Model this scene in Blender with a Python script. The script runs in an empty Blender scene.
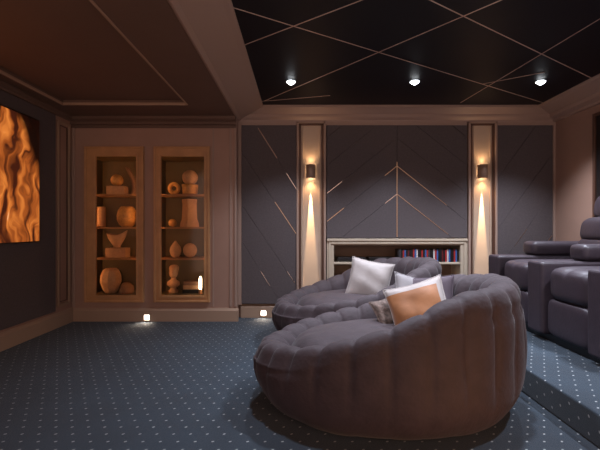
import bpy, bmesh, math, random
from mathutils import Vector, Matrix
random.seed(7)
PI = math.pi
scene = bpy.context.scene
C = scene.collection

# ------------------------------------------------------------------ camera, world, light, exposure
EYE = 1.18
cam_d = bpy.data.cameras.new('camera'); cam = bpy.data.objects.new('camera', cam_d); C.objects.link(cam)
cam.location = (0, 0, EYE); cam.rotation_euler = (PI/2, 0, 0)
cam_d.sensor_width = 36; cam_d.lens = 24; cam_d.shift_y = 2/600; cam_d.clip_start = 0.02
scene.camera = cam
w = bpy.data.worlds.new('world'); scene.world = w; w.use_nodes = True
w.node_tree.nodes['Background'].inputs[0].default_value = (0.95, 0.66, 0.56, 1)
w.node_tree.nodes['Background'].inputs[1].default_value = 0.84
vs = scene.view_settings
vs.view_transform = 'Standard'; vs.look = 'None'; vs.gamma = 1.0; vs.exposure = 0.45; vs.use_curve_mapping = False
P_DOWN = {-.095: 115.0, 1.21: 180.0, 2.54: 200.0}          # ceiling downlights
COOL = (0.80, 0.86, 1.0)
WARM = (1.0, 0.62, 0.32)

# photograph geometry: pixel on a fronto-parallel plane at depth Y -> x, z
def px(p, Y): return (p-300)/400*Y
def pz(p, Y): return EYE-(p-227)/400*Y

# ------------------------------------------------------------------ materials
def mat(name, col, rough=0.6, metal=0.0, noise=0.0, scale=20.0, bump=0.0, bscale=None, spec=None, sheen=0.0, emit=None, estr=0.0, coat=0.0):
    m = bpy.data.materials.new(name); m.use_nodes = True
    nt = m.node_tree; b = nt.nodes['Principled BSDF']
    b.inputs['Base Color'].default_value = (*col, 1)
    b.inputs['Roughness'].default_value = rough; b.inputs['Metallic'].default_value = metal
    if spec is not None: b.inputs['Specular IOR Level'].default_value = spec
    if sheen: b.inputs['Sheen Weight'].default_value = sheen; b.inputs['Sheen Roughness'].default_value = 0.4
    if coat: b.inputs['Coat Weight'].default_value = coat
    if emit: b.inputs['Emission Color'].default_value = (*emit, 1); b.inputs['Emission Strength'].default_value = estr
    if noise or bump:
        tc = nt.nodes.new('ShaderNodeTexCoord')
        if noise:
            n = nt.nodes.new('ShaderNodeTexNoise'); n.inputs['Scale'].default_value = scale; n.inputs['Detail'].default_value = 5
            nt.links.new(tc.outputs['Object'], n.inputs['Vector'])
            r = nt.nodes.new('ShaderNodeValToRGB')
            r.color_ramp.elements[0].position = 0.3; r.color_ramp.elements[1].position = 0.7
            r.color_ramp.elements[0].color = (*[c*(1-noise) for c in col], 1)
            r.color_ramp.elements[1].color = (*[min(1, c*(1+noise)) for c in col], 1)
            nt.links.new(n.outputs['Fac'], r.inputs['Fac']); nt.links.new(r.outputs['Color'], b.inputs['Base Color'])
        if bump:
            n2 = nt.nodes.new('ShaderNodeTexNoise'); n2.inputs['Scale'].default_value = bscale or scale; n2.inputs['Detail'].default_value = 4
            nt.links.new(tc.outputs['Object'], n2.inputs['Vector'])
            bp = nt.nodes.new('ShaderNodeBump'); bp.inputs['Strength'].default_value = bump; bp.inputs['Distance'].default_value = 0.02
            nt.links.new(n2.outputs['Fac'], bp.inputs['Height']); nt.links.new(bp.outputs['Normal'], b.inputs['Normal'])
    return m

M = {}
M['paint'] = mat('brown_paint', (0.40, 0.245, 0.185), 0.55, noise=0.05, scale=3)
M['ceil'] = mat('brown_ceiling_paint', (0.15, 0.092, 0.068), 0.6, noise=0.05, scale=2)
M['crown'] = mat('pale_brown_crown', (0.40, 0.275, 0.22), 0.5)
M['base'] = mat('beige_baseboard', (0.40, 0.27, 0.19), 0.5)
M['beige'] = mat('beige_panel', (0.58, 0.43, 0.32), 0.5, noise=0.04, scale=6)
M['darktrim'] = mat('dark_brown_trim', (0.10, 0.045, 0.028), 0.45)
M['cabwood'] = mat('amber_wood', (0.56, 0.29, 0.125), 0.42, noise=0.15, scale=5, coat=0.1)
M['cabin'] = mat('cabinet_interior', (0.12, 0.085, 0.045), 0.7)
M['shelfwood'] = mat('shelf_wood', (0.40, 0.21, 0.10), 0.5)
M['fabric'] = mat('charcoal_panel_fabric', (0.105, 0.085, 0.088), 0.75, noise=0.12, scale=60, bump=0.12, bscale=220, sheen=0.15)
M['gold'] = mat('brushed_gold', (0.80, 0.55, 0.36), 0.35, 1.0)
M['inlay'] = mat('pale_copper_inlay', (0.68, 0.50, 0.42), 0.5, 0.35)
M['silver'] = mat('polished_nickel', (0.85, 0.74, 0.66), 0.25, 1.0)
M['black_gloss'] = mat('black_lacquer', (0.007, 0.006, 0.011), 0.5, spec=0.25)
M['black'] = mat('black_plastic', (0.010, 0.009, 0.010), 0.35)
M['velvet'] = mat('mauve_grey_velvet', (0.044, 0.0275, 0.032), 0.75, noise=0.16, scale=14, bump=0.18, bscale=40, sheen=0.10)
M['leather'] = mat('mauve_grey_leather', (0.042, 0.029, 0.037), 0.47, noise=0.10, scale=18, bump=0.10, bscale=60)
M['bookcase'] = mat('taupe_lacquer', (0.56, 0.46, 0.35), 0.45)
M['bookback'] = mat('bookcase_back', (0.30, 0.19, 0.13), 0.6)
M['ceramic'] = mat('tan_ceramic', (0.52, 0.31, 0.19), 0.55, noise=0.12, scale=25, bump=0.15, bscale=60)
M['ceramic_gold'] = mat('amber_ceramic', (0.60, 0.31, 0.09), 0.4, noise=0.25, scale=30)
M['ceramic_brown'] = mat('brown_ceramic', (0.22, 0.12, 0.08), 0.6, noise=0.15, scale=20)
M['satin'] = mat('pale_satin', (0.40, 0.345, 0.325), 0.55, noise=0.05, scale=9, bump=0.25, bscale=9, sheen=0.2)
M['greycloth'] = mat('pale_grey_cloth', (0.27, 0.245, 0.25), 0.7, noise=0.05, scale=10, bump=0.25, bscale=10)
M['darkcloth'] = mat('dark_mauve_cloth', (0.085, 0.06, 0.075), 0.8, bump=0.2, bscale=12)
M['tan'] = mat('tan_velvet', (0.34, 0.135, 0.05), 0.6, noise=0.22, scale=7, bump=0.3, bscale=9, sheen=0.25)
M['fur'] = mat('brown_fur', (0.17, 0.12, 0.10), 0.9, noise=0.5, scale=45, bump=0.6, bscale=90)
M['lamp_metal'] = mat('bronze_sconce_metal', (0.42, 0.28, 0.21), 0.4, 0.2)
M['lens_cool'] = mat('cool_lamp_lens', (1, 1, 1), 0.4, emit=(0.9, 0.95, 1.0), estr=9)
M['lens_warm'] = mat('warm_lamp_lens', (1, 1, 1), 0.4, emit=(1.0, 0.78, 0.50), estr=14)
M['foot_lens'] = mat('foot_lamp_lens', (1, 1, 1), 0.4, emit=(1.0, 0.90, 0.80), estr=6)
M['led'] = mat('amber_led', (1, 1, 1), 0.4, emit=(1.0, 0.50, 0.19), estr=11.0)
M['candle'] = mat('candle_lamp', (1, 1, 1), 0.4, emit=(1.0, 0.80, 0.55), estr=7)
M['lamp_ring'] = mat('dark_lamp_ring', (0.03, 0.03, 0.035), 0.3, 0.5)

def carpet_mat():
    m = bpy.data.materials.new('dotted_blue_carpet'); m.use_nodes = True
    nt = m.node_tree; b = nt.nodes['Principled BSDF']; L = nt.links.new
    def N(t, **k):
        n = nt.nodes.new(t)
        for a, v in k.items(): setattr(n, a, v)
        return n
    def mt(op, a, b_=None):
        n = N('ShaderNodeMath', operation=op)
        for i, v in enumerate((a, b_)):
            if v is None: continue
            if isinstance(v, (int, float)): n.inputs[i].default_value = v
            else: L(v, n.inputs[i])
        return n.outputs[0]
    tc = N('ShaderNodeTexCoord'); sp = N('ShaderNodeSeparateXYZ'); L(tc.outputs['Object'], sp.inputs[0])
    # the riser of the step uses height in place of x
    xx = mt('ADD', sp.outputs['X'], sp.outputs['Z']); yy = sp.outputs['Y']
    SY, SX = 0.080, 0.096
    v = mt('DIVIDE', yy, SY); row = mt('FLOOR', v); fv = mt('SUBTRACT', mt('SUBTRACT', v, row), 0.5)
    u = mt('ADD', mt('DIVIDE', xx, SX), mt('MULTIPLY', row, 0.5)); fu = mt('SUBTRACT', mt('FRACT', u), 0.5)
    du = mt('MULTIPLY', fu, SX); dv = mt('MULTIPLY', fv, SY)
    # slanted little dash
    a = mt('ADD', mt('MULTIPLY', du, 0.82), mt('MULTIPLY', dv, 0.57)); c = mt('SUBTRACT', mt('MULTIPLY', dv, 0.82), mt('MULTIPLY', du, 0.57))
    d = mt('ADD', mt('POWER', mt('DIVIDE', a, 0.0085), 2), mt('POWER', mt('DIVIDE', c, 0.0052), 2))
    dot = mt('LESS_THAN', d, 1.0)
    ns = N('ShaderNodeTexNoise'); ns.inputs['Scale'].default_value = 3.0; ns.inputs['Detail'].default_value = 6; L(tc.outputs['Object'], ns.inputs['Vector'])
    rp = N('ShaderNodeValToRGB'); L(ns.outputs['Fac'], rp.inputs['Fac'])
    rp.color_ramp.elements[0].position = .3; rp.color_ramp.elements[1].position = .7
    rp.color_ramp.elements[0].color = (0.008, 0.019, 0.032, 1); rp.color_ramp.elements[1].color = (0.013, 0.028, 0.045, 1)
    mx = N('ShaderNodeMix', data_type='RGBA'); L(dot, mx.inputs['Factor']); L(rp.outputs['Color'], mx.inputs[6]); mx.inputs[7].default_value = (0.30, 0.32, 0.33, 1)
    L(mx.outputs[2], b.inputs['Base Color']); b.inputs['Roughness'].default_value = 0.9
    b.inputs['Sheen Weight'].default_value = 0.15
    n2 = N('ShaderNodeTexNoise'); n2.inputs['Scale'].default_value = 260; L(tc.outputs['Object'], n2.inputs['Vector'])
    bp = N('ShaderNodeBump'); bp.inputs['Strength'].default_value = 0.35; bp.inputs['Distance'].default_value = 0.01
    L(n2.outputs['Fac'], bp.inputs['Height']); L(bp.outputs['Normal'], b.inputs['Normal'])
    return m
M['carpet'] = carpet_mat()

def glass_mat():
    m = bpy.data.materials.new('cabinet_glass'); m.use_nodes = True
    nt = m.node_tree; nt.nodes.clear(); L = nt.links.new
    o = nt.nodes.new('ShaderNodeOutputMaterial'); t = nt.nodes.new('ShaderNodeBsdfTransparent'); g = nt.nodes.new('ShaderNodeBsdfGlossy')
    t.inputs[0].default_value = (0.92, 0.90, 0.86, 1); g.inputs['Roughness'].default_value = 0.08
    f = nt.nodes.new('ShaderNodeFresnel'); f.inputs[0].default_value = 1.35
    mx = nt.nodes.new('ShaderNodeMixShader'); L(f.outputs[0], mx.inputs[0]); L(t.outputs[0], mx.inputs[1]); L(g.outputs[0], mx.inputs[2]); L(mx.outputs[0], o.inputs[0])
    return m
M['glass'] = glass_mat()

def screen_mat():
    # the picture on the television: folded orange cloth with a dark upper corner
    m = bpy.data.materials.new('television_picture'); m.use_nodes = True
    nt = m.node_tree; b = nt.nodes['Principled BSDF']; L = nt.links.new
    tc = nt.nodes.new('ShaderNodeTexCoord')
    n1 = nt.nodes.new('ShaderNodeTexNoise'); n1.inputs['Scale'].default_value = 2.6; n1.inputs['Detail'].default_value = 2; L(tc.outputs['Object'], n1.inputs['Vector'])
    va = nt.nodes.new('ShaderNodeVectorMath'); va.operation = 'MULTIPLY_ADD'; L(n1.outputs['Color'], va.inputs[0]); va.inputs[1].default_value = (0, 0.5, 0.6); L(tc.outputs['Object'], va.inputs[2])
    mp = nt.nodes.new('ShaderNodeMapping'); L(va.outputs[0], mp.inputs[0]); mp.inputs['Scale'].default_value = (1, 6.0, 1.5); mp.inputs['Rotation'].default_value = (0.35, 0, 0)
    wv = nt.nodes.new('ShaderNodeTexNoise'); wv.inputs['Scale'].default_value = 1.5; wv.inputs['Detail'].default_value = 4; wv.inputs['Distortion'].default_value = 0.5; L(mp.outputs[0], wv.inputs['Vector'])
    mr = nt.nodes.new('ShaderNodeMapRange'); mr.inputs[1].default_value = .38; mr.inputs[2].default_value = .76; L(wv.outputs['Fac'], mr.inputs[0])
    r = nt.nodes.new('ShaderNodeValToRGB'); L(mr.outputs[0], r.inputs[0])
    e = r.color_ramp.elements; e[0].position = 0; e[0].color = (0.045, 0.008, 0.003, 1); e[1].position = 1; e[1].color = (0.95, 0.55, 0.32, 1)
    x = e.new(0.35); x.color = (0.33, 0.075, 0.012, 1); x = e.new(0.72); x.color = (0.68, 0.20, 0.035, 1)
    # dark background region with a wavy edge, part of the picture
    sp = nt.nodes.new('ShaderNodeSeparateXYZ'); L(tc.outputs['Object'], sp.inputs[0])
    ns = nt.nodes.new('ShaderNodeTexNoise'); ns.inputs['Scale'].default_value = 2.2; L(tc.outputs['Object'], ns.inputs['Vector'])
    def mt(op, a, b_):
        n = nt.nodes.new('ShaderNodeMath'); n.operation = op
        for i, v in enumerate((a, b_)):
            if isinstance(v, (int, float)): n.inputs[i].default_value = v
            else: L(v, n.inputs[i])
        return n.outputs[0]
    s = mt('ADD', mt('MULTIPLY', sp.outputs['Y'], 1.7), sp.outputs['Z'])       # up and towards the far edge
    s = mt('ADD', s, mt('MULTIPLY', ns.outputs['Fac'], 0.35))
    r2 = nt.nodes.new('ShaderNodeValToRGB'); L(mt('MULTIPLY', mt('SUBTRACT', s, 2.72), 1.0), r2.inputs[0])
    r2.color_ramp.elements[0].position = 0.0; r2.color_ramp.elements[1].position = 1.0
    e2 = r2.color_ramp.elements; e2[0].position = 0.08; e2[1].position = 0.26
    e2[0].color = (1, 1, 1, 1); e2[1].color = (0.02, 0.012, 0.012, 1)
    mx = nt.nodes.new('ShaderNodeMix'); mx.data_type = 'RGBA'; mx.blend_type = 'MULTIPLY'; mx.inputs['Factor'].default_value = 1
    L(r.outputs[0], mx.inputs[6]); L(r2.outputs[0], mx.inputs[7])
    b.inputs['Base Color'].default_value = (0.01, 0.01, 0.01, 1); b.inputs['Roughness'].default_value = 0.35
    L(mx.outputs[2], b.inputs['Emission Color']); b.inputs['Emission Strength'].default_value = 0.85
    return m
M['screen'] = screen_mat()

# ------------------------------------------------------------------ helpers
def box(bm, x0, x1, y0, y1, z0, z1, bev=0.0, seg=2):
    vs_ = [bm.verts.new(p) for p in ((x0,y0,z0),(x1,y0,z0),(x1,y1,z0),(x0,y1,z0),(x0,y0,z1),(x1,y0,z1),(x1,y1,z1),(x0,y1,z1))]
    fs = [bm.faces.new([vs_[i] for i in q]) for q in ((3,2,1,0),(4,5,6,7),(0,1,5,4),(1,2,6,5),(2,3,7,6),(3,0,4,7))]
    if bev:
        es = list({e for f in fs for e in f.edges})
        bmesh.ops.bevel(bm, geom=es, offset=bev, segments=seg, profile=0.5, affect='EDGES', clamp_overlap=True)

def lathe(bm, prof, cx=0, cy=0, z0=0, n=24, mod=None):
    rings = []
    for r, z in prof:
        ring = []
        for i in range(n):
            a = 2*PI*i/n; rr = r*(mod(a, z) if mod else 1)
            ring.append(bm.verts.new((cx+rr*math.cos(a), cy+rr*math.sin(a), z0+z)))
        rings.append(ring)
    for k in range(len(rings)-1):
        for i in range(n):
            j = (i+1) % n
            bm.faces.new((rings[k][i], rings[k][j], rings[k+1][j], rings[k+1][i]))
    bm.faces.new(rings[0][::-1]); bm.faces.new(rings[-1])

def puff(bm, x0, x1, y0, y1, z0, z1, p=5.0, n=12, fn=None):
    """a soft upholstered block: a cube grid pulled onto a super-ellipsoid"""
    c = Vector(((x0+x1)/2, (y0+y1)/2, (z0+z1)/2)); h = Vector(((x1-x0)/2, (y1-y0)/2, (z1-z0)/2))
    cache = {}
    def V(i, j, k):
        key = (i, j, k)
        if key in cache: return cache[key]
        q = Vector((2*i/n-1, 2*j/n-1, 2*k/n-1))
        q = Vector([math.sin(t*PI/2)*0.35+t*0.65 for t in q])
        s = (abs(q.x)**p+abs(q.y)**p+abs(q.z)**p)**(1/p)
        m_ = max(abs(q.x), abs(q.y), abs(q.z))
        q = q*(1/s)*1.0
        v = Vector((c.x+q.x*h.x, c.y+q.y*h.y, c.z+q.z*h.z))
        if fn: v = fn(v, q)
        cache[key] = bm.verts.new(v); return cache[key]
    R_ = range(n)
    for a in R_:
        for b in R_:
            bm.faces.new((V(a,b,0), V(a,b+1,0), V(a+1,b+1,0), V(a+1,b,0)))
            bm.faces.new((V(a,b,n), V(a+1,b,n), V(a+1,b+1,n), V(a,b+1,n)))
            bm.faces.new((V(a,0,b), V(a+1,0,b), V(a+1,0,b+1), V(a,0,b+1)))
            bm.faces.new((V(a,n,b), V(a,n,b+1), V(a+1,n,b+1), V(a+1,n,b)))
            bm.faces.new((V(0,a,b), V(0,a,b+1), V(0,a+1,b+1), V(0,a+1,b)))
            bm.faces.new((V(n,a,b), V(n,a+1,b), V(n,a+1,b+1), V(n,a,b+1)))

def extrude_profile(bm, pts, path):
    """sweep a closed (d,z) profile along path frames [(origin, dirvec)]: d goes along dirvec"""
    rings = []
    for (o, d) in path:
        rings.append([bm.verts.new((o[0]+d[0]*p[0], o[1]+d[1]*p[0], p[1])) for p in pts])
    n = len(pts)
    for k in range(len(rings)-1):
        for i in range(n):
            j = (i+1) % n
            bm.faces.new((rings[k][i], rings[k][j], rings[k+1][j], rings[k+1][i]))
    bm.faces.new(rings[0][::-1]); bm.faces.new(rings[-1])

def obj(name, bm, m, parent=None, smooth=False, loc=None):
    bmesh.ops.recalc_face_normals(bm, faces=bm.faces[:])
    me = bpy.data.meshes.new(name); bm.to_mesh(me); bm.free()
    me.materials.append(M[m] if isinstance(m, str) else m)
    if smooth:
        for p in me.polygons: p.use_smooth = True
    o = bpy.data.objects.new(name, me); C.objects.link(o)
    if parent is not None: o.parent = parent
    if loc: o.location = loc
    return o

def tag(o, label, cat, group=None):
    o['label'] = label; o['category'] = cat
    if group: o['group'] = group
    return o

def thing(name, label, cat, loc=(0,0,0), rot=(0,0,0), group=None):
    o = bpy.data.objects.new(name, None); C.objects.link(o); o.empty_display_size = 0.1
    o.location = loc; o.rotation_euler = rot
    return tag(o, label, cat, group)

def struct(name, bm, m, parent=None, smooth=False):
    o = obj(name, bm, m, parent, smooth)
    if parent is None: o['kind'] = 'structure'
    return o

def B(*a, **k):
    bm = bmesh.new(); box(bm, *a, **k); return bm

def copy_tree(o, parent=None):
    c = o.copy(); C.objects.link(c)
    if parent is not None: c.parent = parent
    for ch in list(o.children): copy_tree(ch, c)
    return c

def light(kind, name, loc, energy, col, rot=(0,0,0), parent=None, **k):
    d = bpy.data.lights.new(name, kind); d.energy = energy; d.color = col
    for a, v in k.items(): setattr(d, a, v)
    o = bpy.data.objects.new(name, d); C.objects.link(o); o.location = loc; o.rotation_euler = rot
    if parent is not None: o.parent = parent
    return o

# ------------------------------------------------------------------ room shell
XL, XR = -2.86, 3.31
YB = -0.6
D1, D2 = 5.02, 5.19           # cabinet wall face, upholstered panel face
XC = -0.80                    # where the cabinet wall and the low ceiling end
ZB, ZC, ZT = 2.55, 2.60, 2.72
struct('floor', B(XL-.1, XR+.1, YB, 5.7, -0.08, 0.0), 'carpet')
# raised platform along the right, carpeted with the same carpet
struct('floor_platform', B(1.588, XR, YB, 4.75, 0.0, 0.185, bev=0.012), 'carpet')
struct('wall_left', B(XL-.12, XL, YB, 5.7, 0, 2.9), 'paint')
struct('wall_right', B(XR, XR+.12, YB, 5.7, 0, 2.9), 'paint')
struct('wall_back', B(XL, XR, 5.56, 5.68, 0, 2.9), 'paint')

# cabinet wall: boards round the two openings
cabs = [(-2.69, -1.95, 0.24, 2.184, -2.548, -2.045), (-1.825, -1.125, 0.24, 2.184, -1.735, -1.198)]
ZG0, ZG1 = 0.327, 2.06
bm = bmesh.new()
x = XL
for (fx0, fx1, fz0, fz1, gx0, gx1) in cabs:
    gl = min(.12, gx0-fx0-.008)
    box(bm, x, gx0-gl-.002, D1, 5.45, 0, 2.9); x = gx1+.062
    box(bm, gx0-gl-.002, gx1+.062, D1, 5.45, 0, ZG0-.02); box(bm, gx0-gl-.002, gx1+.062, D1, 5.45, ZG1+.02, 2.9)
box(bm, x, XC, D1, 5.45, 0, 2.9)
struct('wall_back_left', bm, 'paint')
# upright mouldings on the cabinet wall
bm = bmesh.new()
box(bm, XC-.085, XC-.06, D1-.012, D1, .18, ZB, bev=.004)
box(bm, XC-.022, XC+.004, D1-.018, D1+.02, .18, ZB, bev=.005)
box(bm, XC-.30, XC-.28, D1-.010, D1, .18, 2.42, bev=.003)
box(bm, XL+.002, XL+.04, D1-.02, D1, .18, 2.42, bev=.006)
struct('trim_1', bm, 'crown')
# stepped cornice over the cabinets
bm = bmesh.new()
pr = [(0,2.42),(.02,2.42),(.02,2.45),(.05,2.46),(.05,2.49),(.10,2.515),(.10,ZB),(0,ZB)]
extrude_profile(bm, pr, [((XL, D1), (0,-1)), ((XC, D1), (0,-1))])
struct('trim_2', bm, 'ceil')

# main carrying wall behind the upholstered panels
bm = bmesh.new()
XP1 = px(326, D2); XP2 = px(469, D2)
box(bm, XC, XP1, D2+.06, 5.5, 0, 2.9); box(bm, XP2, XR, D2+.06, 5.5, 0, 2.9)
box(bm, XP1, XP2, D2+.06, 5.5, 1.05, 2.9)
struct('wall_back_right', bm, 'paint')

# baseboards
def baseprof(h=0.165, d=0.03): return [(0,0),(d,0),(d,h-.03),(d*.6,h-.012),(d*.45,h),(0,h)]
bm = bmesh.new(); extrude_profile(bm, baseprof(.17, .03), [((XL, YB), (1,0)), ((XL, D1), (1,0))]); struct('baseboard_left', bm, 'base')
bm = bmesh.new(); extrude_profile(bm, baseprof(), [((XL+.03, D1), (0,-1)), ((XC+.03, D1), (0,-1))]); 
struct('baseboard_back_left', bm, 'base')
bm = bmesh.new(); extrude_profile(bm, baseprof(.17, .05), [((XC+.03, D2+.06), (0,-1)), ((px(326,D2), D2+.06), (0,-1))]); struct('baseboard_back', bm, 'base')

# ceilings
bm = bmesh.new(); box(bm, XL, XC-.4, YB, 4.47, ZC, 2.9)
struct('ceiling_left', bm, 'ceil')
bm = bmesh.new()
box(bm, XL, -2.65, YB, D1, ZB, 2.9); box(bm, -2.65, -1.26, 4.47, D1, ZB, 2.9); box(bm, -1.26, XC, YB, D1+.3, ZB, 2.9)
struct('ceiling_border', bm, 'ceil')
# thin raised bead round the recessed ceiling field
bm = bmesh.new()
box(bm, -2.66, -2.642, YB, 4.47, ZB-.010, ZB+.02, bev=.004); box(bm, -1.27, -1.252, YB, 4.47, ZB-.010, ZB+.02, bev=.004)
box(bm, -2.66, -1.252, 4.46, 4.478, ZB-.010, ZB+.02, bev=.004)
struct('trim_3', bm, 'base')
# crown on the left wall
bm = bmesh.new(); extrude_profile(bm, [(0,2.49),(.02,2.49),(.03,2.51),(.06,2.53),(.06,ZB),(0,ZB)], [((XL, YB), (1,0)), ((XL, D1), (1,0))]); struct('trim_4', bm, 'ceil')

# dark lacquered tray ceiling with thin metal inlays
ceil = struct('ceiling', B(XC, XR, YB, 5.5, ZT, 2.9), 'black_gloss')
ZI = ZT-EYE
def cpt(a, b):
    Y = 400*ZI/(227-b); return Vector((px(a, Y), Y))
def inlay(p, q, w_=0.008, m='inlay'):
    a, b = cpt(*p), cpt(*q); d = (b-a).normalized(); n = Vector((-d.y, d.x))*w_/2
    bm = bmesh.new()
    low = [bm.verts.new((v.x, v.y, ZT-.003)) for v in (a-n, b-n, b+n, a+n)]; up = [bm.verts.new((v.x, v.y, ZT+.002)) for v in (a-n, b-n, b+n, a+n)]
    bm.faces.new(low); bm.faces.new(up[::-1])
    for i in range(4): bm.faces.new((low[i], low[(i+1)%4], up[(i+1)%4], up[i]))
    obj('metal_inlay', bm, m, ceil)
inlay((225,5), (543,102.6)); inlay((236,48), (372,-4)); inlay((264,101), (515,-6)); inlay((420,-5), (606,85))
inlay((460.6,102.6), (606,15)); inlay((258,101.5), (330,95.5), .006); inlay((482,84), (545,72), .006)

# crown round the tray: left cove, back, right
cr = [(0,2.54),(.035,2.54),(.04,2.565),(.075,2.59),(.085,2.61),(.085,2.625),(.15,2.68),(.17,2.69),(.17,ZT),(0,ZT)]
bm = bmesh.new()
extrude_profile(bm, cr, [((XC, D2+.02), (0,-1)), ((XR, D2+.02), (0,-1))])
struct('trim_5', bm, 'crown')
bm = bmesh.new()
cl = [(0,ZB),(.02,ZB),(.05,2.575),(.29,2.68),(.325,2.69),(.339,2.70),(.339,ZT),(0,ZT)]
extrude_profile(bm, cl, [((XC-.005, YB), (1,0)), ((XC-.005, D2+.02), (1,0))])
struct('trim_6', bm, 'crown')
bm = bmesh.new()
crr = [(0,2.54),(.035,2.54),(.04,2.565),(.10,2.59),(.11,2.615),(.11,2.63),(.25,2.68),(.29,2.69),(.304,2.70),(.304,ZT),(0,ZT)]
extrude_profile(bm, crr, [((XR, YB), (-1,0)), ((XR, D2+.02), (-1,0))])
struct('trim_7', bm, 'crown')
# narrow border board under the back crown and its end post at the right wall
bm = bmesh.new()
box(bm, px(238,D2), px(241.5,D2), D2-.012, D2+.06, .17, 2.54, bev=.004)
box(bm, px(553,D2), px(556.5,D2), D2-.012, D2+.06, 0.0, 2.54, bev=.004)
box(bm, px(241.5,D2), px(297,D2), D2-.008, D2+.06, 2.50, 2.545)
box(bm, px(497,D2), px(553,D2), D2-.008, D2+.06, 2.50, 2.545)
box(bm, px(326,D2), px(467,D2), D2-.008, D2+.06, 2.50, 2.545)
struct('trim_8', bm, 'crown')

# pilasters with the wall lamps: beige field in a dark rebate and pale edge strips
def pilaster(p0, p1, n, zb):
    x0, x1 = px(p0, D2), px(p1, D2)
    o = struct('trim_%d' % n, B(x0+.05, x1-.05, D2+.02, D2+.06, zb, 2.52), 'beige')
    bm = bmesh.new()
    for a, b in ((x0, x0+.03), (x1-.03, x1)): box(bm, a, b, D2-.02, D2+.06, zb, 2.55, bev=.006)
    box(bm, x0, x1, D2-.02, D2+.06, 2.525, 2.55)
    obj('edge_strip', bm, 'crown', o)
    bm = bmesh.new()
    for a, b in ((x0+.03, x0+.06), (x1-.06, x1-.03)): box(bm, a, b, D2-.002, D2+.05, zb, 2.525, bev=.004)
    box(bm, x0+.03, x1-.03, D2-.002, D2+.05, 2.50, 2.525, bev=.004)
    obj('dark_rebate', bm, 'darktrim', o)
    bm = bmesh.new()
    for a, b in ((x0+.075, x0+.088), (x1-.088, x1-.075)): box(bm, a, b, D2+.008, D2+.03, zb, 2.49, bev=.003)
    obj('inner_bead', bm, 'beige', o)
    return o
pilaster(296.5, 326, 9, .0); pilaster(468, 497, 10, .0)

# framed narrow panel on the left wall by the corner
bm = bmesh.new()
def frame_yz(bm, x0, x1, y0, y1, z0, z1, w_):
    box(bm, x0, x1, y0, y0+w_, z0, z1, bev=.004); box(bm, x0, x1, y1-w_, y1, z0, z1, bev=.004)
    box(bm, x0, x1, y0+w_, y1-w_, z0, z0+w_, bev=.004); box(bm, x0, x1, y0+w_, y1-w_, z1-w_, z1, bev=.004)
frame_yz(bm, XL, XL+.022, 4.70, 4.95, .24, 2.44, .03)
struct('trim_11', bm, 'base')
bm = bmesh.new(); frame_yz(bm, XL, XL+.012, 4.745, 4.905, .285, 2.395, .012); struct('trim_12', bm, 'darktrim')

# ------------------------------------------------------------------ upholstered wall panels
def cut_panel(x0, x1, z0, z1, lines, gap=0.006, depth=0.03):
    """padded slab in local x/z (front towards -y), cut by grooves along lines ((x,z),(x,z))"""
    bm = bmesh.new()
    f = bm.faces.new([bm.verts.new((a, 0, b)) for a, b in ((x0,z0),(x1,z0),(x1,z1),(x0,z1))])
    for (a, b, side) in lines:
        a, b = Vector((a[0], 0, a[1])), Vector((b[0], 0, b[1])); d = (b-a).normalized(); n = Vector((-d.z, 0, d.x))
        fs = [g for g in bm.faces if side is None or (g.calc_center_median().x-side[0])*side[1] > 0]
        ge = list({v for g in fs for v in g.verts})+list({e for g in fs for e in g.edges})+fs
        bmesh.ops.bisect_plane(bm, geom=ge, plane_co=a, plane_no=n, dist=1e-5)
    bmesh.ops.split_edges(bm, edges=[e for e in bm.edges if len(e.link_faces) > 1])
    polys = [[v.co.copy() for v in g.verts] for g in bm.faces]
    bm.free(); bm = bmesh.new()
    for P in polys:
        f = bm.faces.new([bm.verts.new(p) for p in P])
        r = bmesh.ops.inset_individual(bm, faces=[f], thickness=gap, depth=0)
        bmesh.ops.delete(bm, geom=r['faces'], context='FACES')
        f = [g for g in bm.faces if g.is_valid and len(g.link_loops if hasattr(g,'link_loops') else []) == 0]
    # now each polygon is shrunk; give it depth and a soft edge
    out = bmesh.new()
    for g in list(bm.faces):
        P = [v.co.copy() for v in g.verts]; c = sum(P, Vector())/len(P)
        lo = [out.verts.new(p) for p in P]
        mid = [out.verts.new(p+Vector((0, -depth*.7, 0))) for p in P]
        hi = [out.verts.new(p+(c-p).normalized()*0.008+Vector((0, -depth, 0))) for p in P]
        n = len(P)
        for A, B2 in ((lo, mid), (mid, hi)):
            for i in range(n): out.faces.new((A[i], A[(i+1)%n], B2[(i+1)%n], B2[i]))
        out.faces.new(hi); out.faces.new(lo[::-1])
    bm.free()
    return out

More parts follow.
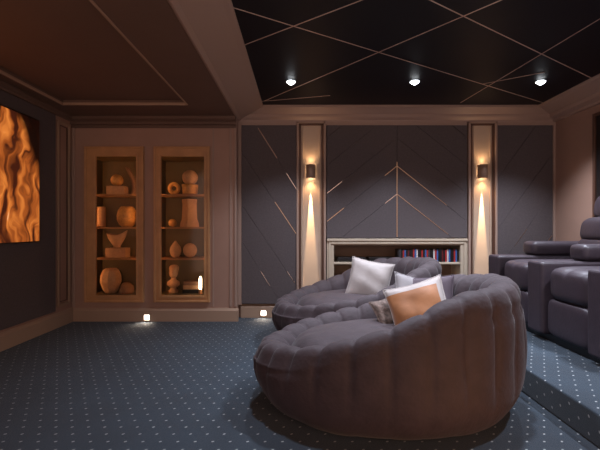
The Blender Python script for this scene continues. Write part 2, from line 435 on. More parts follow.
def wall_panel(label, p0, p1, q0, q1, lines, strips, back=True):
    x0, x1, z1, z0 = px(p0, D2), px(p1, D2), pz(q0, D2), pz(q1, D2)
    t = thing('wall_panel', label, 'wall panel', ((x0+x1)/2, D2+.06, z0))
    ox, oz = (x0+x1)/2, z0
    L2 = [((px(a[0],D2)-ox, pz(a[1],D2)-oz), (px(b[0],D2)-ox, pz(b[1],D2)-oz), (None if s is None else (px(s[0],D2)-ox, s[1]))) for a, b, s in lines]
    obj('padding', cut_panel(x0-ox, x1-ox, 0, z1-z0, L2), 'fabric', t, loc=(0, -.03, 0))
    obj('backing', B(x0-ox, x1-ox, -.0295, 0, 0, z1-z0), 'black', t)
    for (a, b, m, w_) in strips:
        a = Vector((px(a[0],D2)-ox, -.057, pz(a[1],D2)-oz)); b = Vector((px(b[0],D2)-ox, -.057, pz(b[1],D2)-oz))
        d = (b-a).normalized(); n = Vector((-d.z, 0, d.x))*w_/2; e = Vector((0, -.006, 0))
        bm = bmesh.new()
        F = [bm.verts.new(v+e) for v in (a-n, b-n, b+n, a+n)]; K = [bm.verts.new(v-e*3) for v in (a-n, b-n, b+n, a+n)]
        bm.faces.new(F); bm.faces.new(K[::-1])
        for i in range(4): bm.faces.new((F[i], F[(i+1)%4], K[(i+1)%4], K[i]))
        obj('metal_strip', bm, m, t)
    return t

M['darkmetal'] = mat('dull_bronze', (0.40, 0.27, 0.21), 0.45, 1.0)
wall_panel('tall charcoal padded panel beside the glass display cabinets, its grooves slanting down from the cabinets', 241.5, 296.5, 124, 304,
    [((258,128),(297,190),None), ((275,202),(297,235),None), ((257,227),(297,286),None), ((240,238),(280,302),None)],
    [((258,128),(277,158),'darkmetal',.009), ((286.5,173.3),(296.5,189.2),'silver',.006), ((275,202),(296,233.5),'gold',.006),
     ((261,271.5),(270,286),'silver',.006), ((287,271.2),(295,283),'silver',.006)])
S = 0.79
def chl(y0): return ((397, y0), (320, y0+77*S), (397, -1))
def chr_(y0): return ((397, y0), (480, y0+83*S), (397, 1))
wall_panel('wide charcoal padded panel over the bookcase with metal chevrons and a gold centre strip', 326.5, 467.5, 124, 238,
    [((397,120),(397,240),None)]+[chl(q) for q in (82,110,138,166,194)]+[chr_(q) for q in (82,110,138,166,194)],
    [((397,162),(397,237),'gold',.008), ((327,193.3),(342,181.5),'silver',.006), ((327,221.3),(344,207.9),'gold',.006),
     ((385,175.5),(396.5,166.4),'gold',.006), ((385,203.5),(396.5,194.4),'silver',.006), ((397.5,166.4),(447,205.5),'gold',.006), ((397.5,194.4),(448,234.3),'gold',.006)])
wall_panel('tall charcoal padded panel behind the recliners, its grooves slanting up towards the side wall', 497, 553, 124, 312,
    [((500,226),(551,156),None), ((505,259),(553,193),None), ((528,268),(553,234),None), ((500,175),(535,127),None)],
    [((514,246.6),(527,228.8),'silver',.006), ((544,246.2),(552,235.4),'darkmetal',.008)])

# long dark cloth panel on the left wall behind the television, one on the right wall
t = thing('wall_panel', 'long dark cloth wall panel that the glowing television hangs on', 'wall panel', (XL, 2.2, .2))
obj('padding', B(.0, .03, -2.7, 2.44, 0, 2.28, bev=.008), 'fabric', t)
t = thing('wall_panel', 'black framed cloth panel on the side wall above the recliners', 'wall panel', (XR, 2.2, .95))
obj('padding', B(-.03, 0, -2.5, 2.23, 0, 1.46, bev=.006), 'black', t)
bm = bmesh.new(); frame_yz(bm, -.045, 0, -2.53, 2.27, -.03, 1.49, .035); obj('frame', bm, 'darktrim', t)

# ------------------------------------------------------------------ television
t = thing('television', 'large wall television glowing with folded orange drapery', 'television', (XL+.03, 3.1, 1.02))
obj('housing', B(0.005, .055, -1.05, 1.17, 0, 1.30, bev=.01), 'black', t)
obj('screen', B(.0555, .0575, -1.04, 1.155, .012, 1.285), 'screen', t)

# ------------------------------------------------------------------ display cabinets
SH = [1.598, 1.18, 0.785]
FLOORZ = 0.327
def cabinet(i, label):
    fx0, fx1, fz0, fz1, gx0, gx1 = cabs[i]
    cx = (gx0+gx1)/2
    t = thing('display_cabinet', label, 'cabinet', (cx, D1, fz0), group='built-in display cabinets')
    zz = lambda v: v-fz0
    gl = min(.12, gx0-fx0-.008)
    a, b = gx0-gl-cx, gx1+.06-cx
    bm = bmesh.new()
    box(bm, a, b, .36, .375, zz(ZG0-.018), zz(ZG1+.018))
    box(bm, a, a+.012, .002, .36, zz(ZG0-.018), zz(ZG1+.018)); box(bm, b-.012, b, .002, .36, zz(ZG0-.018), zz(ZG1+.018))
    box(bm, a+.012, b-.012, .002, .36, zz(ZG0-.018), zz(ZG0)); box(bm, a+.012, b-.012, .002, .36, zz(ZG1), zz(ZG1+.018))
    obj('body', bm, 'cabin', t)
    for z in SH: obj('shelf', B(a+.0125, b-.0125, .03, .355, zz(z)-.022, zz(z), bev=.003), 'shelfwood', t)
    # light strips behind the door stiles
    for q in (a+.014, b-.026):
        obj('light_strip', B(q, q+.012, .006, .014, zz(ZG0+.02), zz(ZG1-.02)), 'led', t)
    # framed glass door
    bm = bmesh.new()
    X0, X1, Z0, Z1 = fx0-cx, fx1-cx, 0, fz1-fz0
    G0, G1, H0, H1 = gx0-cx, gx1-cx, zz(ZG0), zz(ZG1)
    for (p, q, r, s) in ((X0, G0, Z0, Z1), (G1, X1, Z0, Z1), (G0, G1, Z0, H0), (G0, G1, H1, Z1)):
        box(bm, p, q, -.03, -.001, r, s)
    d = obj('door', bm, 'cabwood', t)
    bm = bmesh.new()                                   # raised outer and inner mouldings
    def ring(x0, x1, z0, z1, w_, y0, y1):
        box(bm, x0, x0+w_, y0, y1, z0, z1, bev=.005); box(bm, x1-w_, x1, y0, y1, z0, z1, bev=.005)
        box(bm, x0+w_, x1-w_, y0, y1, z0, z0+w_, bev=.005); box(bm, x0+w_, x1-w_, y0, y1, z1-w_, z1, bev=.005)
    ring(X0, X1, Z0, Z1, .028, -.045, -.0305); ring(G0-.03, G1+.03, H0-.03, H1+.03, .028, -.042, -.0305)
    obj('moulding', bm, 'cabwood', d)
    obj('glass_pane', B(G0, G1, -.018, -.013, H0, H1), 'glass', d)
    return t
cabinet(0, 'glazed wooden display cabinet nearer the television, holding a cube with a golden ball')
cabinet(1, 'glazed wooden display cabinet nearer the padded panels, holding a small candle lamp')

YO = 5.20
def ox(p): return px(p, YO)
def k(n): return n/400*YO          # pixels to metres at the ornaments' depth
SB = {0: SH[0], 1: SH[1], 2: SH[2], 3: FLOORZ}
def ornament(name, label, cat, p, row, bm, m, smooth=True, dy=0.0, dz=0.0):
    o = obj(name, bm, m, None, smooth, loc=(ox(p), YO+dy, SB[row]+.001+dz)); return tag(o, label, cat)
def lath(prof, n=24, mod=None):
    bm = bmesh.new(); lathe(bm, prof, n=n, mod=mod); return bm
def sphere(r, squash=1.0, n=20):
    return [(max(.0015, r*math.sin(PI*i/12)), r*squash*(1-math.cos(PI*i/12))) for i in range(13)]

# left cabinet
ornament('decor_block', 'small tan block on the top cabinet shelf under a golden ball', 'ornament', 117.5, 0, B(-.115,.115,-.07,.07,0,.11,bev=.008), 'ceramic', False)
ornament('decor_ball', 'golden ball sitting on the tan block on the top shelf', 'ornament', 117, 0, lath(sphere(.077)), 'ceramic_gold', dz=.111)
bm = bmesh.new()           # curved horn
prev = None; N = 16
for i in range(N+1):
    u = i/N; a = -.5+u*2.3; c = Vector((.09*math.cos(a)-.05, 0, .06+.36*u)); r = .045*(1-u*.55)+.006
    ring = [bm.verts.new((c.x+r*math.cos(2*PI*j/12), r*math.sin(2*PI*j/12), c.z)) for j in range(12)]
    if prev:
        for j in range(12): bm.faces.new((prev[j], prev[(j+1)%12], ring[(j+1)%12], ring[j]))
    else: bm.faces.new(ring[::-1])
    prev = ring
bm.faces.new(prev)
for v in bm.verts: v.co.z = max(0, v.co.z-.06)
ornament('horn_sculpture', 'dark curved horn sculpture behind the golden ball', 'sculpture', 131, 0, bm, 'ceramic_brown', dy=.05)
ornament('vase', 'straight brown cylinder vase beside the round textured vase', 'vase', 102, 1, lath([(.050,0),(.055,.02),(.056,.24),(.052,.26),(.045,.26),(.044,.2)]), 'ceramic', dy=-.02)
ornament('round_vase', 'big round amber vase with a ribbed textured surface', 'vase', 127, 1, lath([(.06,0),(.095,.03),(.118,.09),(.122,.14),(.11,.21),(.085,.25),(.07,.265),(.06,.262),(.055,.2)], 40, lambda a, z: 1+.025*math.sin(10*a+z*40)), 'ceramic_gold')
bst = B(-.13,.13,-.075,.075,0,.125,bev=.006)
ornament('decor_block', 'wide tan plinth block under the horned bowl sculpture', 'ornament', 118, 2, bst, 'ceramic', False)
bm = bmesh.new()           # cradle-shaped bowl with two raised ends
lathe(bm, [(.05,0),(.045,.02),(.075,.05),(.115,.10),(.135,.16),(.125,.165),(.10,.11),(.06,.07),(.02,.06)], n=32)
for v in bm.verts:
    v.co.y *= .5
    if v.co.z > .03: v.co.z += .42*abs(v.co.x)*abs(v.co.x)/.135*(1.15 if v.co.x > 0 else .6)
ornament('bowl_sculpture', 'tilted bowl sculpture with raised tips on the wide plinth block', 'sculpture', 117, 2, bm, 'ceramic', dz=.126)
ornament('faceted_vase', 'largest faceted tan vase on the cabinet floor', 'vase', 111, 3, lath([(.075,0),(.10,.04),(.132,.14),(.128,.22),(.10,.29),(.07,.315),(.055,.31),(.05,.25)], 9), 'ceramic', False)
ornament('dome_sculpture', 'low dome ornament leaning by the largest faceted vase', 'ornament', 127.5, 3, lath([(.09,0),(.094,.03),(.085,.08),(.06,.12),(.03,.14),(.004,.145)]), 'ceramic_brown', dy=-.03)
# right cabinet
bm = bmesh.new()           # ring standing upright on a foot
R_, r_ = .056, .026
vg = [[bm.verts.new(((R_+r_*math.cos(b))*math.cos(a), r_*math.sin(b), R_+r_+(R_+r_*math.cos(b))*math.sin(a))) for b in [2*PI*j/12 for j in range(12)]] for a in [2*PI*i/28 for i in range(28)]]
for i in range(28):
    for j in range(12): bm.faces.new((vg[i][j], vg[(i+1)%28][j], vg[(i+1)%28][(j+1)%12], vg[i][(j+1)%12]))
ornament('ring_sculpture', 'small amber ring sculpture standing on edge', 'sculpture', 174, 0, bm, 'ceramic_gold')
v0 = ornament('orb_vase', 'round tan orb resting in a banded amber bowl', 'ornament', 190, 0, lath([(.09,0),(.095,.02),(.10,.10),(.104,.13),(.09,.135),(.02,.12)]), 'ceramic_gold')
obj('orb', lath(sphere(.10)), 'ceramic', v0, True, loc=(0, 0, .122))
ornament('decor_ball', 'tiny amber ball beside the tall square vase', 'ornament', 173, 1, lath(sphere(.052)), 'ceramic_gold', dy=-.02)
ornament('square_vase', 'tall four-sided tan vase with a flared foot', 'vase', 189.5, 1, lath([(.125,0),(.12,.05),(.10,.10),(.092,.30),(.10,.34),(.095,.36),(.08,.36),(.075,.3)], 4), 'ceramic', False)
bpy.context.view_layer.update()
ornament('egg_vase', 'egg-shaped tan vase with a pointed top', 'vase', 175.5, 2, lath([(.035,0),(.06,.03),(.074,.08),(.066,.13),(.04,.17),(.018,.20),(.008,.215)]), 'ceramic')
bm = lath([(.002,-.035),(.05,-.035),(.085,-.02),(.092,0),(.085,.02),(.05,.035),(.002,.035)], 28)
bmesh.ops.rotate(bm, verts=bm.verts[:], cent=(0,0,0), matrix=Matrix.Rotation(PI/2, 3, 'X'))
bmesh.ops.translate(bm, verts=bm.verts[:], vec=(0,0,.0925))
ornament('disc_sculpture', 'thick pale disc ornament standing on edge beside the egg-shaped vase', 'ornament', 190, 2, bm, 'ceramic')
# bust: shoulders, neck, head with nose and hair
bm = bmesh.new()
lathe(bm, [(.06,0),(.062,.03),(.04,.045),(.035,.07)], n=20)
lathe(bm, [(.05,.07),(.085,.10),(.08,.14),(.035,.17),(.03,.20)], n=20, mod=lambda a, z: 1-.25*abs(math.sin(a)))
puff(bm, -.055, .055, -.06, .065, .19, .345, p=2.4, n=8)
puff(bm, -.062, .062, -.03, .07, .25, .362, p=2.5, n=8)
puff(bm, -.012, .012, -.078, -.045, .245, .285, p=2.2, n=4)
ornament('bust', 'small tan bust of a head on a round foot', 'bust', 173.5, 3, bm, 'ceramic')
for i, (w_, h_, lab, m) in enumerate([(.115,.05,'dark bottom book lying flat beneath the other books on the cabinet floor','black'), (.105,.05,'middle pale brown book of the three lying flat on the cabinet floor','ceramic'), (.10,.05,'topmost brown book of the three lying flat on the cabinet floor','ceramic_brown')]):
    o = thing('book', lab, 'book', (ox(193), YO, FLOORZ+.0015+i*.0515), group='books lying flat in the display cabinet')
    bm = bmesh.new(); box(bm, -w_,w_,-.08,.08,0,.006,bev=.002); box(bm,-w_,w_,-.08,.08,h_-.006,h_,bev=.002); box(bm,-w_,w_,-.08,-.074,.006,h_-.006)
    obj('cover', bm, m, o); obj('pages', B(-w_+.006,w_-.006,-.073,.074,.0065,h_-.0065), 'satin', o)
o = thing('candle_lamp', 'small glowing candle lamp at the end of the flat books', 'lamp', (ox(204.2)-.02, YO-.12, FLOORZ+.0015))
obj('holder', lath([(.022,0),(.026,.01),(.022,.05),(.018,.06)], 16), 'ceramic', o, True)
obj('flame_tube', lath([(.016,.061),(.019,.08),(.019,.19),(.013,.215),(.004,.225)], 16), 'candle', o, True)

# ------------------------------------------------------------------ bookcase
bx0, bx1 = px(327, D2), px(467.5, D2); bzt = pz(238.6, D2)
t = thing('bookcase', 'low taupe open bookcase built in under the chevron panel', 'bookcase', ((bx0+bx1)/2, D2, 0))
hw = (bx1-bx0)/2
bm = bmesh.new()
box(bm, -hw, hw, -.02, .34, bzt-.035, bzt, bev=.006)
box(bm, -hw, -hw+.09, 0, .34, 0, bzt-.035); box(bm, hw-.09, hw, 0, .34, 0, bzt-.035)
box(bm, -hw+.09, hw-.09, 0, .34, bzt-.085, bzt-.0355)
box(bm, -hw+.09, hw-.09, 0, .34, 0, .10)
obj('carcass', bm, 'bookcase', t)
bm = bmesh.new()
box(bm, -hw+.02, -hw+.05, -.012, -.0005, 0.0, bzt-.04, bev=.004); box(bm, hw-.05, hw-.02, -.012, -.0005, 0.0, bzt-.04, bev=.004)
box(bm, -hw+.05, hw-.05, -.012, -.0005, bzt-.07, bzt-.045, bev=.004)
obj('face_moulding', bm, 'bookcase', t)
obj('back_panel', B(-hw+.09, hw-.09, .33, .34, .10, bzt-.086), 'bookback', t)
BSH = pz(262.3, D2)
for z in (BSH, pz(281.5, D2)): obj('shelf', B(-hw+.0905, hw-.0905, .005, .3295, z-.028, z, bev=.004), 'bookcase', t)
obj('divider', B(-.012, .012, .02, .3295, .101, pz(281.5, D2)-.0285), 'bookcase', t)

cols = {'black': (0.012,0.011,0.014), 'dark grey': (0.05,0.05,0.06), 'red': (0.42,0.03,0.03), 'blue': (0.05,0.13,0.36), 'white': (0.62,0.60,0.60), 'dark red': (0.13,0.018,0.02)}
for n, c in cols.items(): M['case_'+n] = mat('case_'+n.replace(' ', '_'), c, 0.35)
seq = ['black','dark grey','black','red','blue','black','dark red','black','black','red','blue','white','black','black','red','black','blue','red','dark grey','black','black','white','red','blue','black','black','dark red','black','red','white','blue','black','black','red','blue','black']
ordn = ['first','second','third','fourth','fifth','sixth','seventh','eighth','ninth','tenth','eleventh','twelfth','thirteenth','fourteenth','fifteenth','sixteenth','seventeenth','eighteenth','nineteenth','twentieth','twenty-first','twenty-second','twenty-third','twenty-fourth','twenty-fifth','twenty-sixth','twenty-seventh','twenty-eighth','twenty-ninth','thirtieth','thirty-first','thirty-second','thirty-third','thirty-fourth','thirty-fifth','thirty-sixth']
XB0, XB1 = px(397.5, D2+.04), px(458.8, D2+.04)
step = (XB1-XB0)/len(seq)
base_case = None
for i, c in enumerate(seq):
    h = .168*(1+random.uniform(-.06, .04)); th = step*.93
    o = thing('disc_case', '%s spined upright case, %s from the bookcase centre in its row' % (c, ordn[i]), 'disc case', (XB0+step*(i+.5), D2+.035+random.uniform(0,.008), BSH+.001), group='upright cases on the bookcase shelf')
    obj('shell', B(-th/2, th/2, .004, .13, 0, h, bev=.0015), 'case_black', o)
    obj('spine', B(-th/2+.0008, th/2-.0008, 0, .0037, .002, h-.002), 'case_'+c, o)
# flat black players in the other half
for (a, b, lab) in ((334.5+3, 366, 'flat black media player on the bookcase shelf, beside the lamp pilaster'), (369, 394, 'flat black media player on the bookcase shelf, next to the upright cases')):
    o = thing('media_player', lab, 'media player', (px((a+b)/2, D2+.05), D2+.05, BSH+.001), group='media players')
    w_ = (px(b, D2+.05)-px(a, D2+.05))/2
    obj('body', B(-w_, w_, 0, .22, .008, .058, bev=.005), 'black', o)
    obj('front_display', B(-w_*.25, w_*.25, -.0015, -.0002, .024, .042), 'lamp_ring', o)
    for s in (-1, 1):
        obj('foot', B(s*w_*.8-.015, s*w_*.8+.015, .02, .05, 0, .0078), 'black', o)

# ------------------------------------------------------------------ lamps
def sconce(X, label):
    z0, z1 = pz(178.5, D2), pz(165, D2)
    t = thing('wall_sconce', label, 'wall lamp', (X, D2+.02, z0), group='wall lamps on the pilasters')
    h = z1-z0
    obj('back_plate', B(-.04, .04, -.012, -.0005, .03, h-.03, bev=.004), 'lamp_metal', t)
    bm = bmesh.new(); n = 20
    R0, R1 = .062, .054                                 # open half-drum shade
    rows = []
    for (r, z) in ((R0, 0), (R0, h), (R1, h), (R1, 0)):
        rows.append([bm.verts.new((r*math.cos(PI+PI*i/n), -.013+r*1.45*math.sin(PI+PI*i/n), z)) for i in range(n+1)])
    for q in range(4):
        A, Bq = rows[q], rows[(q+1)%4]
        for i in range(n): bm.faces.new((A[i], A[i+1], Bq[i+1], Bq[i]))
    bm.faces.new([r[0] for r in rows]); bm.faces.new([r[-1] for r in rows][::-1])
    obj('shade', bm, 'lamp_metal', t, True)
    obj('lens', lath([(.002, 0.0),(.026,0.0),(.028,.012),(.02,.02)], 18), 'lens_warm', t, True, loc=(0, -.055, .012))
    obj('upper_lens', lath([(.02, 0.0),(.028,.006),(.026,.016),(.002,.016)], 18), 'lens_warm', t, True, loc=(0, -.055, h-.04))
    light('SPOT', 'sconce_down_beam', (0, -.019, -.004), 800, (1.0, .72, .42), parent=t, spot_size=math.radians(11), spot_blend=.6, shadow_soft_size=.004)
    light('SPOT', 'sconce_down_wash', (0, -.06, -.004), 5, WARM, parent=t, spot_size=math.radians(110), spot_blend=1.0, shadow_soft_size=.02)
    light('SPOT', 'sconce_up_beam', (0, -.05, h+.004), 1.6, WARM, parent=t, spot_size=math.radians(120), spot_blend=.9, shadow_soft_size=.02, rot=(PI, 0, 0))
    return t
sconce(px(310.8, D2), 'bronze up-and-down wall lamp on the pilaster nearer the display cabinets')
sconce(px(482.3, D2), 'bronze up-and-down wall lamp on the pilaster nearer the recliners')

def footlight(X, Y, z0, label):
    t = thing('step_light', label, 'floor lamp', (X, Y, z0), group='square foot lamps in the baseboard')
    bm = bmesh.new()
    for a in ((-.045,-.032,0,.084),(.032,.045,0,.084),(-.032,.032,0,.012),(-.032,.032,.072,.084)): box(bm, a[0], a[1], -.014, -.001, a[2], a[3], bev=.003)
    obj('bezel', bm, 'base', t)
    obj('lens', B(-.0315, .0315, -.008, -.001, .0125, .0715), 'foot_lens', t)
    light('SPOT', 'step_beam', (0, -.025, .06), 2.2, (1.0, .80, .62), parent=t, spot_size=math.radians(130), spot_blend=.8, shadow_soft_size=.03, rot=(math.radians(-30), 0, 0))
footlight(px(148, D1), D1-.03, .012, 'square white lit foot lamp under the glass display cabinets')
footlight(px(263.5, D2), D2+.01, .02, 'square white lit foot lamp under the padded panel beside the sofa')

def added_riser_light(Y, label):  # lamp added out of view, for a warm glow on the front lounger
    t = thing('step_light', label, 'floor lamp', (1.588, Y, .05), (0, 0, -PI/2))
    bm = bmesh.new()
    for a in ((-.045,-.032,0,.084),(.032,.045,0,.084),(-.032,.032,0,.012),(-.032,.032,.072,.084)): box(bm, a[0], a[1], -.014, -.001, a[2], a[3], bev=.003)
    obj('bezel', bm, 'base', t)
    obj('lens', B(-.0315, .0315, -.008, -.001, .0125, .0715), 'foot_lens', t)
    light('SPOT', 'step_beam', (0, -.03, .05), 24, (1.0, .46, .16), parent=t, spot_size=math.radians(150), spot_blend=.9, shadow_soft_size=.05, rot=(-PI/2, 0, R_(-50)))  # added orange beam aimed at the lounger's lower side
R_ = math.radians
added_riser_light(1.05, 'square step lamp added out of view in the platform side to warm the front lounger')

def downlight(X, Y, label):
    t = thing('downlight', label, 'ceiling lamp', (X, Y, ZT-.0035), group='ceiling downlights')
    bm = bmesh.new(); n = 28
    prof = [(.048, 0), (.060, 0), (.060, -.004), (.050, -.006), (.0475, -.003)]
    rings = [[bm.verts.new((r*math.cos(2*PI*i/n), r*math.sin(2*PI*i/n), z)) for i in range(n)] for r, z in prof]
    for q in range(5):
        A, Bq = rings[q], rings[(q+1)%5]
        for i in range(n): bm.faces.new((A[i], A[(i+1)%n], Bq[(i+1)%n], Bq[i]))
    obj('ring', bm, 'lamp_ring', t, True)
    obj('lens', lath([(.004,-.036),(.014,-.034),(.030,-.022),(.045,-.010),(.046,-.005),(.040,-.001)], 24), 'lens_cool', t, True)
    light('SPOT', 'downlight_beam', (0, 0, -.06), P_DOWN[X], COOL, parent=t, spot_size=math.radians(105), spot_blend=1.0, shadow_soft_size=.06)
near = {4.22: 'in the far row', 2.6: 'in an added unseen row towards the viewer'}  # row nearer the viewer is added out of view for light from above
for Y, rw in near.items():
    for X, s in ((-.095, 'nearest the low brown ceiling'), (1.21, 'at mid ceiling'), (2.54, 'nearest the recliner wall')):
        if Y > 4: s = {'nearest the low brown ceiling': 'small white ceiling spot above the padded sofas, nearest the low brown ceiling', 'at mid ceiling': 'small white ceiling spot in line with the gold chevron strip, middle of three', 'nearest the recliner wall': 'small white ceiling spot above the recliners, nearest the side wall'}[s]
        else: s = 'small white ceiling spot %s, %s' % (rw, s)
        downlight(X, Y, s)

# ------------------------------------------------------------------ round padded loungers
def chaikin(pts, n=2):
    for _ in range(n):
        q = [pts[0]]
        for a, b in zip(pts[:-1], pts[1:]):
            q.append((a[0]*.75+b[0]*.25, a[1]*.75+b[1]*.25)); q.append((a[0]*.25+b[0]*.75, a[1]*.25+b[1]*.75))
        q.append(pts[-1]); pts = q
    return pts
SA, SBb = .895, .70
CREST = [(0,.845),(13,.842),(30,.835),(49,.815),(64,.765),(84,.63),(102,.54),(131,.46),(165,.41),(180,.405),(200,.41)]
def crest(a):
    a = abs(math.degrees(a))
    def lin(q):
        q = abs(q); q = 360-q if q > 180 else q
        for (p0, v0), (p1, v1) in zip(CREST[:-1], CREST[1:]):
            if p0 <= q <= p1: return v0+(v1-v0)*(q-p0)/(p1-p0)
    return sum(lin(a+d) for d in (-9, -5, 0, 5, 9))/5
def make_lounger(label, loc, tb=0.0):
    t = thing('round_lounger', label, 'sofa', loc, group='round channelled loungers')
    NS, SUB = 26, 10; N = NS*SUB
    H0, H1, SEAT = .40, .845, .44
    bm = bmesh.new(); rings = []
    for i in range(N):
        th = 2*PI*i/N
        h = crest((th-tb+PI) % (2*PI)-PI); up = (h-H0)/(H1-H0)
        wdt = .27+.02*up
        prof = [(.68,.0),(.78,.0),(.89,.045),(.97,.14),(1.0,.25),(1.0,.24+.45*(h-.24)),(.985,h-.10),(.95,h-.015),(.88,h+.01),(.80,h-.005),(1-wdt,h-.07),(1-wdt-.03,min(h-.14,SEAT+.02+.3*(h-.4))),(1-wdt-.06,SEAT-.05),(1-wdt-.08,SEAT-.12)]
        prof = chaikin(prof, 2)
        f = i/SUB % 1.0
        val = abs(math.sin(PI*f))**.45                  # 0 in a seam, 1 on the channel's crown
        ring = []
        M_ = len(prof)
        for j, (r, z) in enumerate(prof):
            # push in along the outline's normal at the seams, less towards the foot
            a = prof[max(0, j-1)]; b = prof[min(M_-1, j+1)]
            dr, dz = (b[0]-a[0])*.8, b[1]-a[1]; l = math.hypot(dr, dz) or 1
            nr, nz = dz/l, -dr/l
            fade = .12+.88*min(1, max(0, (z-.16)/.26))
            amp = .027*fade*(val-1)
            # a second stitched line round the outer shoulder
            sh = math.exp(-((z-(h-.14))/.018)**2)*(1 if r > .9 else 0)*.010*(0.4+0.6*up)
            amp -= sh
            amp += .005*math.sin(5*th+9*z)+.003*math.sin(11*th-14*z)
            rr = r+nr*amp/.8; z2 = max(0, z+nz*amp)
            ring.append(bm.verts.new((SA*rr*math.cos(th), SBb*rr*math.sin(th), z2)))
        rings.append(ring)
    for i in range(N):
        A, Bq = rings[i], rings[(i+1)%N]
        for j in range(len(A)-1): bm.faces.new((A[j], Bq[j], Bq[j+1], A[j+1]))
    bm.faces.new([r[0] for r in rings][::-1])
    obj('channelled_surround', bm, 'velvet', t, True)
    # domed seat cushion with stitched sectors
    bm = bmesh.new(); prof = []
    NR, NT = 14, 96; rows = []
    for a in range(NR+1):
        u = a/NR; row = []
        for i in range(NT):
            th = 2*PI*i/NT; r = .715*u
            z = SEAT-.09+.125*(1-u**5)**.6+.012*(1-u*u)
            z -= .012*math.exp(-((u-.72)/.03)**2)
            if u > .72: z -= .010*(1-abs(math.sin(th*9))**.4)*(1 if u < .99 else 0)
            z += .004*math.sin(3*th+6*u)
            row.append(bm.verts.new((SA*r*math.cos(th), SBb*r*math.sin(th), z)))
        rows.append(row)
    for a in range(1, NR):
        for i in range(NT): bm.faces.new((rows[a][i], rows[a+1][i], rows[a+1][(i+1)%NT], rows[a][(i+1)%NT]))
    for v in rows[0][1:]: bm.verts.remove(v)
    for i in range(NT): bm.faces.new((rows[0][0], rows[1][i], rows[1][(i+1)%NT]))
    obj('seat_cushion', bm, 'velvet', t, True)
    return t
L1 = make_lounger('big round mauve velvet lounger in front, its padded back turned to the viewer', (.577, 2.75, .001), math.radians(-14))
L2_ = make_lounger('round mauve velvet lounger between the front one and the bookcase', (.596, 4.22, .001), math.radians(10))

# ------------------------------------------------------------------ scatter cushions
def cushion(name, label, loc, rot, w_, h_, thick, m, cat='cushion', seed=0, panel=None):
    t = thing(name, label, cat, loc, rot)
    rnd = random.Random(seed); n = 22
    ph = [rnd.uniform(0, 6) for _ in range(4)]
    def surf(u, v, s, off=0.0):
        e = max(0, (1-u*u))**.45*max(0, (1-v*v))**.45
        x = u*w_/2*(1-.09*(1-v*v)*abs(u)); z = v*h_/2*(1-.09*(1-u*u)*abs(v))
        y = s*(thick/2*e + off)
        wr = .010*math.sin(5*u+3*v+ph[0])*math.sin(4*v-2*u+ph[1])*e
        return Vector((x, y+s*wr, z))
    def patch(bm, s, off, lim=lambda u, v: True):
        c = {}
        def V(i, j):
            if (i, j) not in c: c[(i, j)] = bm.verts.new(surf(2*i/n-1, 2*j/n-1, s, off))
            return c[(i, j)]
        for i in range(n):
            for j in range(n):
                if lim(2*(i+.5)/n-1, 2*(j+.5)/n-1): bm.faces.new((V(i,j), V(i+1,j), V(i+1,j+1), V(i,j+1)))
    bm = bmesh.new(); patch(bm, -1, 0); patch(bm, 1, 0)
    bmesh.ops.remove_doubles(bm, verts=bm.verts[:], dist=1e-4)
    obj('cover', bm, m, t, True)
    bm = bmesh.new()            # welt round the edge
    loop = [(-1+2*i/n, -1) for i in range(n)]+[(1, -1+2*i/n) for i in range(n)]+[(1-2*i/n, 1) for i in range(n)]+[(-1, 1-2*i/n) for i in range(n)]
    rings = []
    K = len(loop); P = [surf(u, v, 1)*1.0 for u, v in loop]
    for i in range(K):
        d = (P[(i+1)%K]-P[i-1]).normalized(); a = Vector((0,1,0)); b = d.cross(a)
        rings.append([bm.verts.new(P[i]+a*.0045*math.cos(q*PI/3)+b*.0045*math.sin(q*PI/3)) for q in range(6)])
    for i in range(K):
        for q in range(6): bm.faces.new((rings[i][q], rings[i][(q+1)%6], rings[(i+1)%K][(q+1)%6], rings[(i+1)%K][q]))
    obj('piping', bm, m, t, True)
    if panel:
        bm = bmesh.new(); patch(bm, -1, .004, panel[1]); obj('front_panel', bm, panel[0], t, True)
    return t
R = math.radians
cushion('scatter_cushion', 'pale satin cushion standing alone on the lounger by the bookcase', (.73, 4.20, .62), (R(-18), R(10), R(-14)), .45, .44, .17, 'satin', seed=1)
cushion('scatter_cushion', 'pale grey cushion standing behind the tan and white cushion', (.92, 3.09, .585), (R(-22), R(12), R(10)), .42, .44, .15, 'greycloth', seed=2)
cushion('scatter_cushion', 'tan velvet cushion with a white border on the front lounger', (.84, 2.80, .585), (R(-24), R(-18), R(-16)), .42, .44, .17, 'satin', seed=3,
        panel=('tan', lambda u, v: u < .80 and v < .70 and u > -.98 and v > -.98))
cushion('scatter_cushion', 'dark mauve cushion peeping out behind the tan cushion, against the lounger back', (.96, 3.02, .615), (R(-20), R(-6), R(-30)), .40, .40, .14, 'darkcloth', seed=4)
cushion('scatter_cushion', 'brown furry cushion low beside the tan cushion on the front lounger', (.68, 2.98, .54), (R(-35), R(-8), R(25)), .28, .24, .12, 'fur', seed=5)

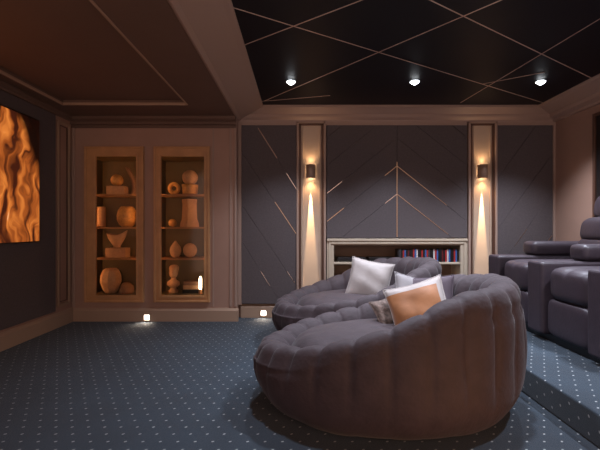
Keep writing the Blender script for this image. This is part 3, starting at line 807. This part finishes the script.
# ------------------------------------------------------------------ recliner row on the platform
def soft(x0, x1, y0, y1, z0, z1, p=6, n=12, fn=None):
    bm = bmesh.new(); puff(bm, x0, x1, y0, y1, z0, z1, p=p, n=n, fn=fn); return bm
SW, AW = .53, .24
def make_recliner(label, y_seat):
    """faces -x; local y=0 at seat centre; one arm on the far side"""
    t = thing('recliner', label, 'armchair', (2.10, y_seat, .186), group='home theatre recliners')
    hs = SW/2
    # plinth
    obj('plinth', B(.08, 1.0, -hs, hs+AW, 0, .06), 'black', t)
    # arm box with panel line, and raised pad
    ya, yb = hs+.006, hs+AW-.006
    obj('arm', B(0, 1.06, ya, yb, .055, .69, bev=.03, seg=4), 'leather', t)
    obj('arm_pad', B(.38, 1.08, ya, yb, .6905, .84, bev=.05, seg=5), 'leather', t, True)
    # seat cushion with rolled front
    def crease(v, q):
        v.z -= .014*math.exp(-((q.y)/.06)**2)*(1 if q.z > .3 else 0); return v
    obj('seat', soft(.015, .90, -hs+.006, hs-.006, .36, .665, p=5.5, n=16, fn=crease), 'leather', t, True)
    obj('footrest', soft(.025, .20, -hs+.006, hs-.006, .065, .385, p=6, n=14), 'leather', t, True)
    # backrest: leaning, two horizontal rolls, then head roll
    def lean(v, q):
        v.x += (v.z-.55)*.17; return v
    obj('backrest', soft(.74, 1.0, -hs+.004, hs-.004, .52, .90, p=4, n=14, fn=lean), 'leather', t, True)
    obj('lumbar_roll', soft(.74, 1.01, -hs+.01, hs-.01, .84, 1.10, p=3.4, n=14, fn=lean), 'leather', t, True)
    obj('headrest', soft(.83, 1.0, -hs+.05, hs-.05, 1.07, 1.34, p=3.2, n=14, fn=lean), 'leather', t, True)
    obj('back_shell', soft(.92, 1.04, -hs, hs, .10, 1.12, p=7, n=12, fn=lambda v, q: Vector((v.x+max(0, v.z-.55)*.16, v.y, v.z))), 'leather', t, True)
    return t
r1 = make_recliner('mauve leather recliner farthest along the platform, in front of the padded panel', 3.98)
r2 = copy_tree(r1); r2.location.y = 3.98-(SW+AW); r2['label'] = 'mauve leather recliner on the platform, middle seat of the row, beside the front lounger'
r3 = copy_tree(r1); r3.location.y = 3.98-2*(SW+AW); r3['label'] = 'mauve leather recliner nearest along the platform, cut by the frame edge'
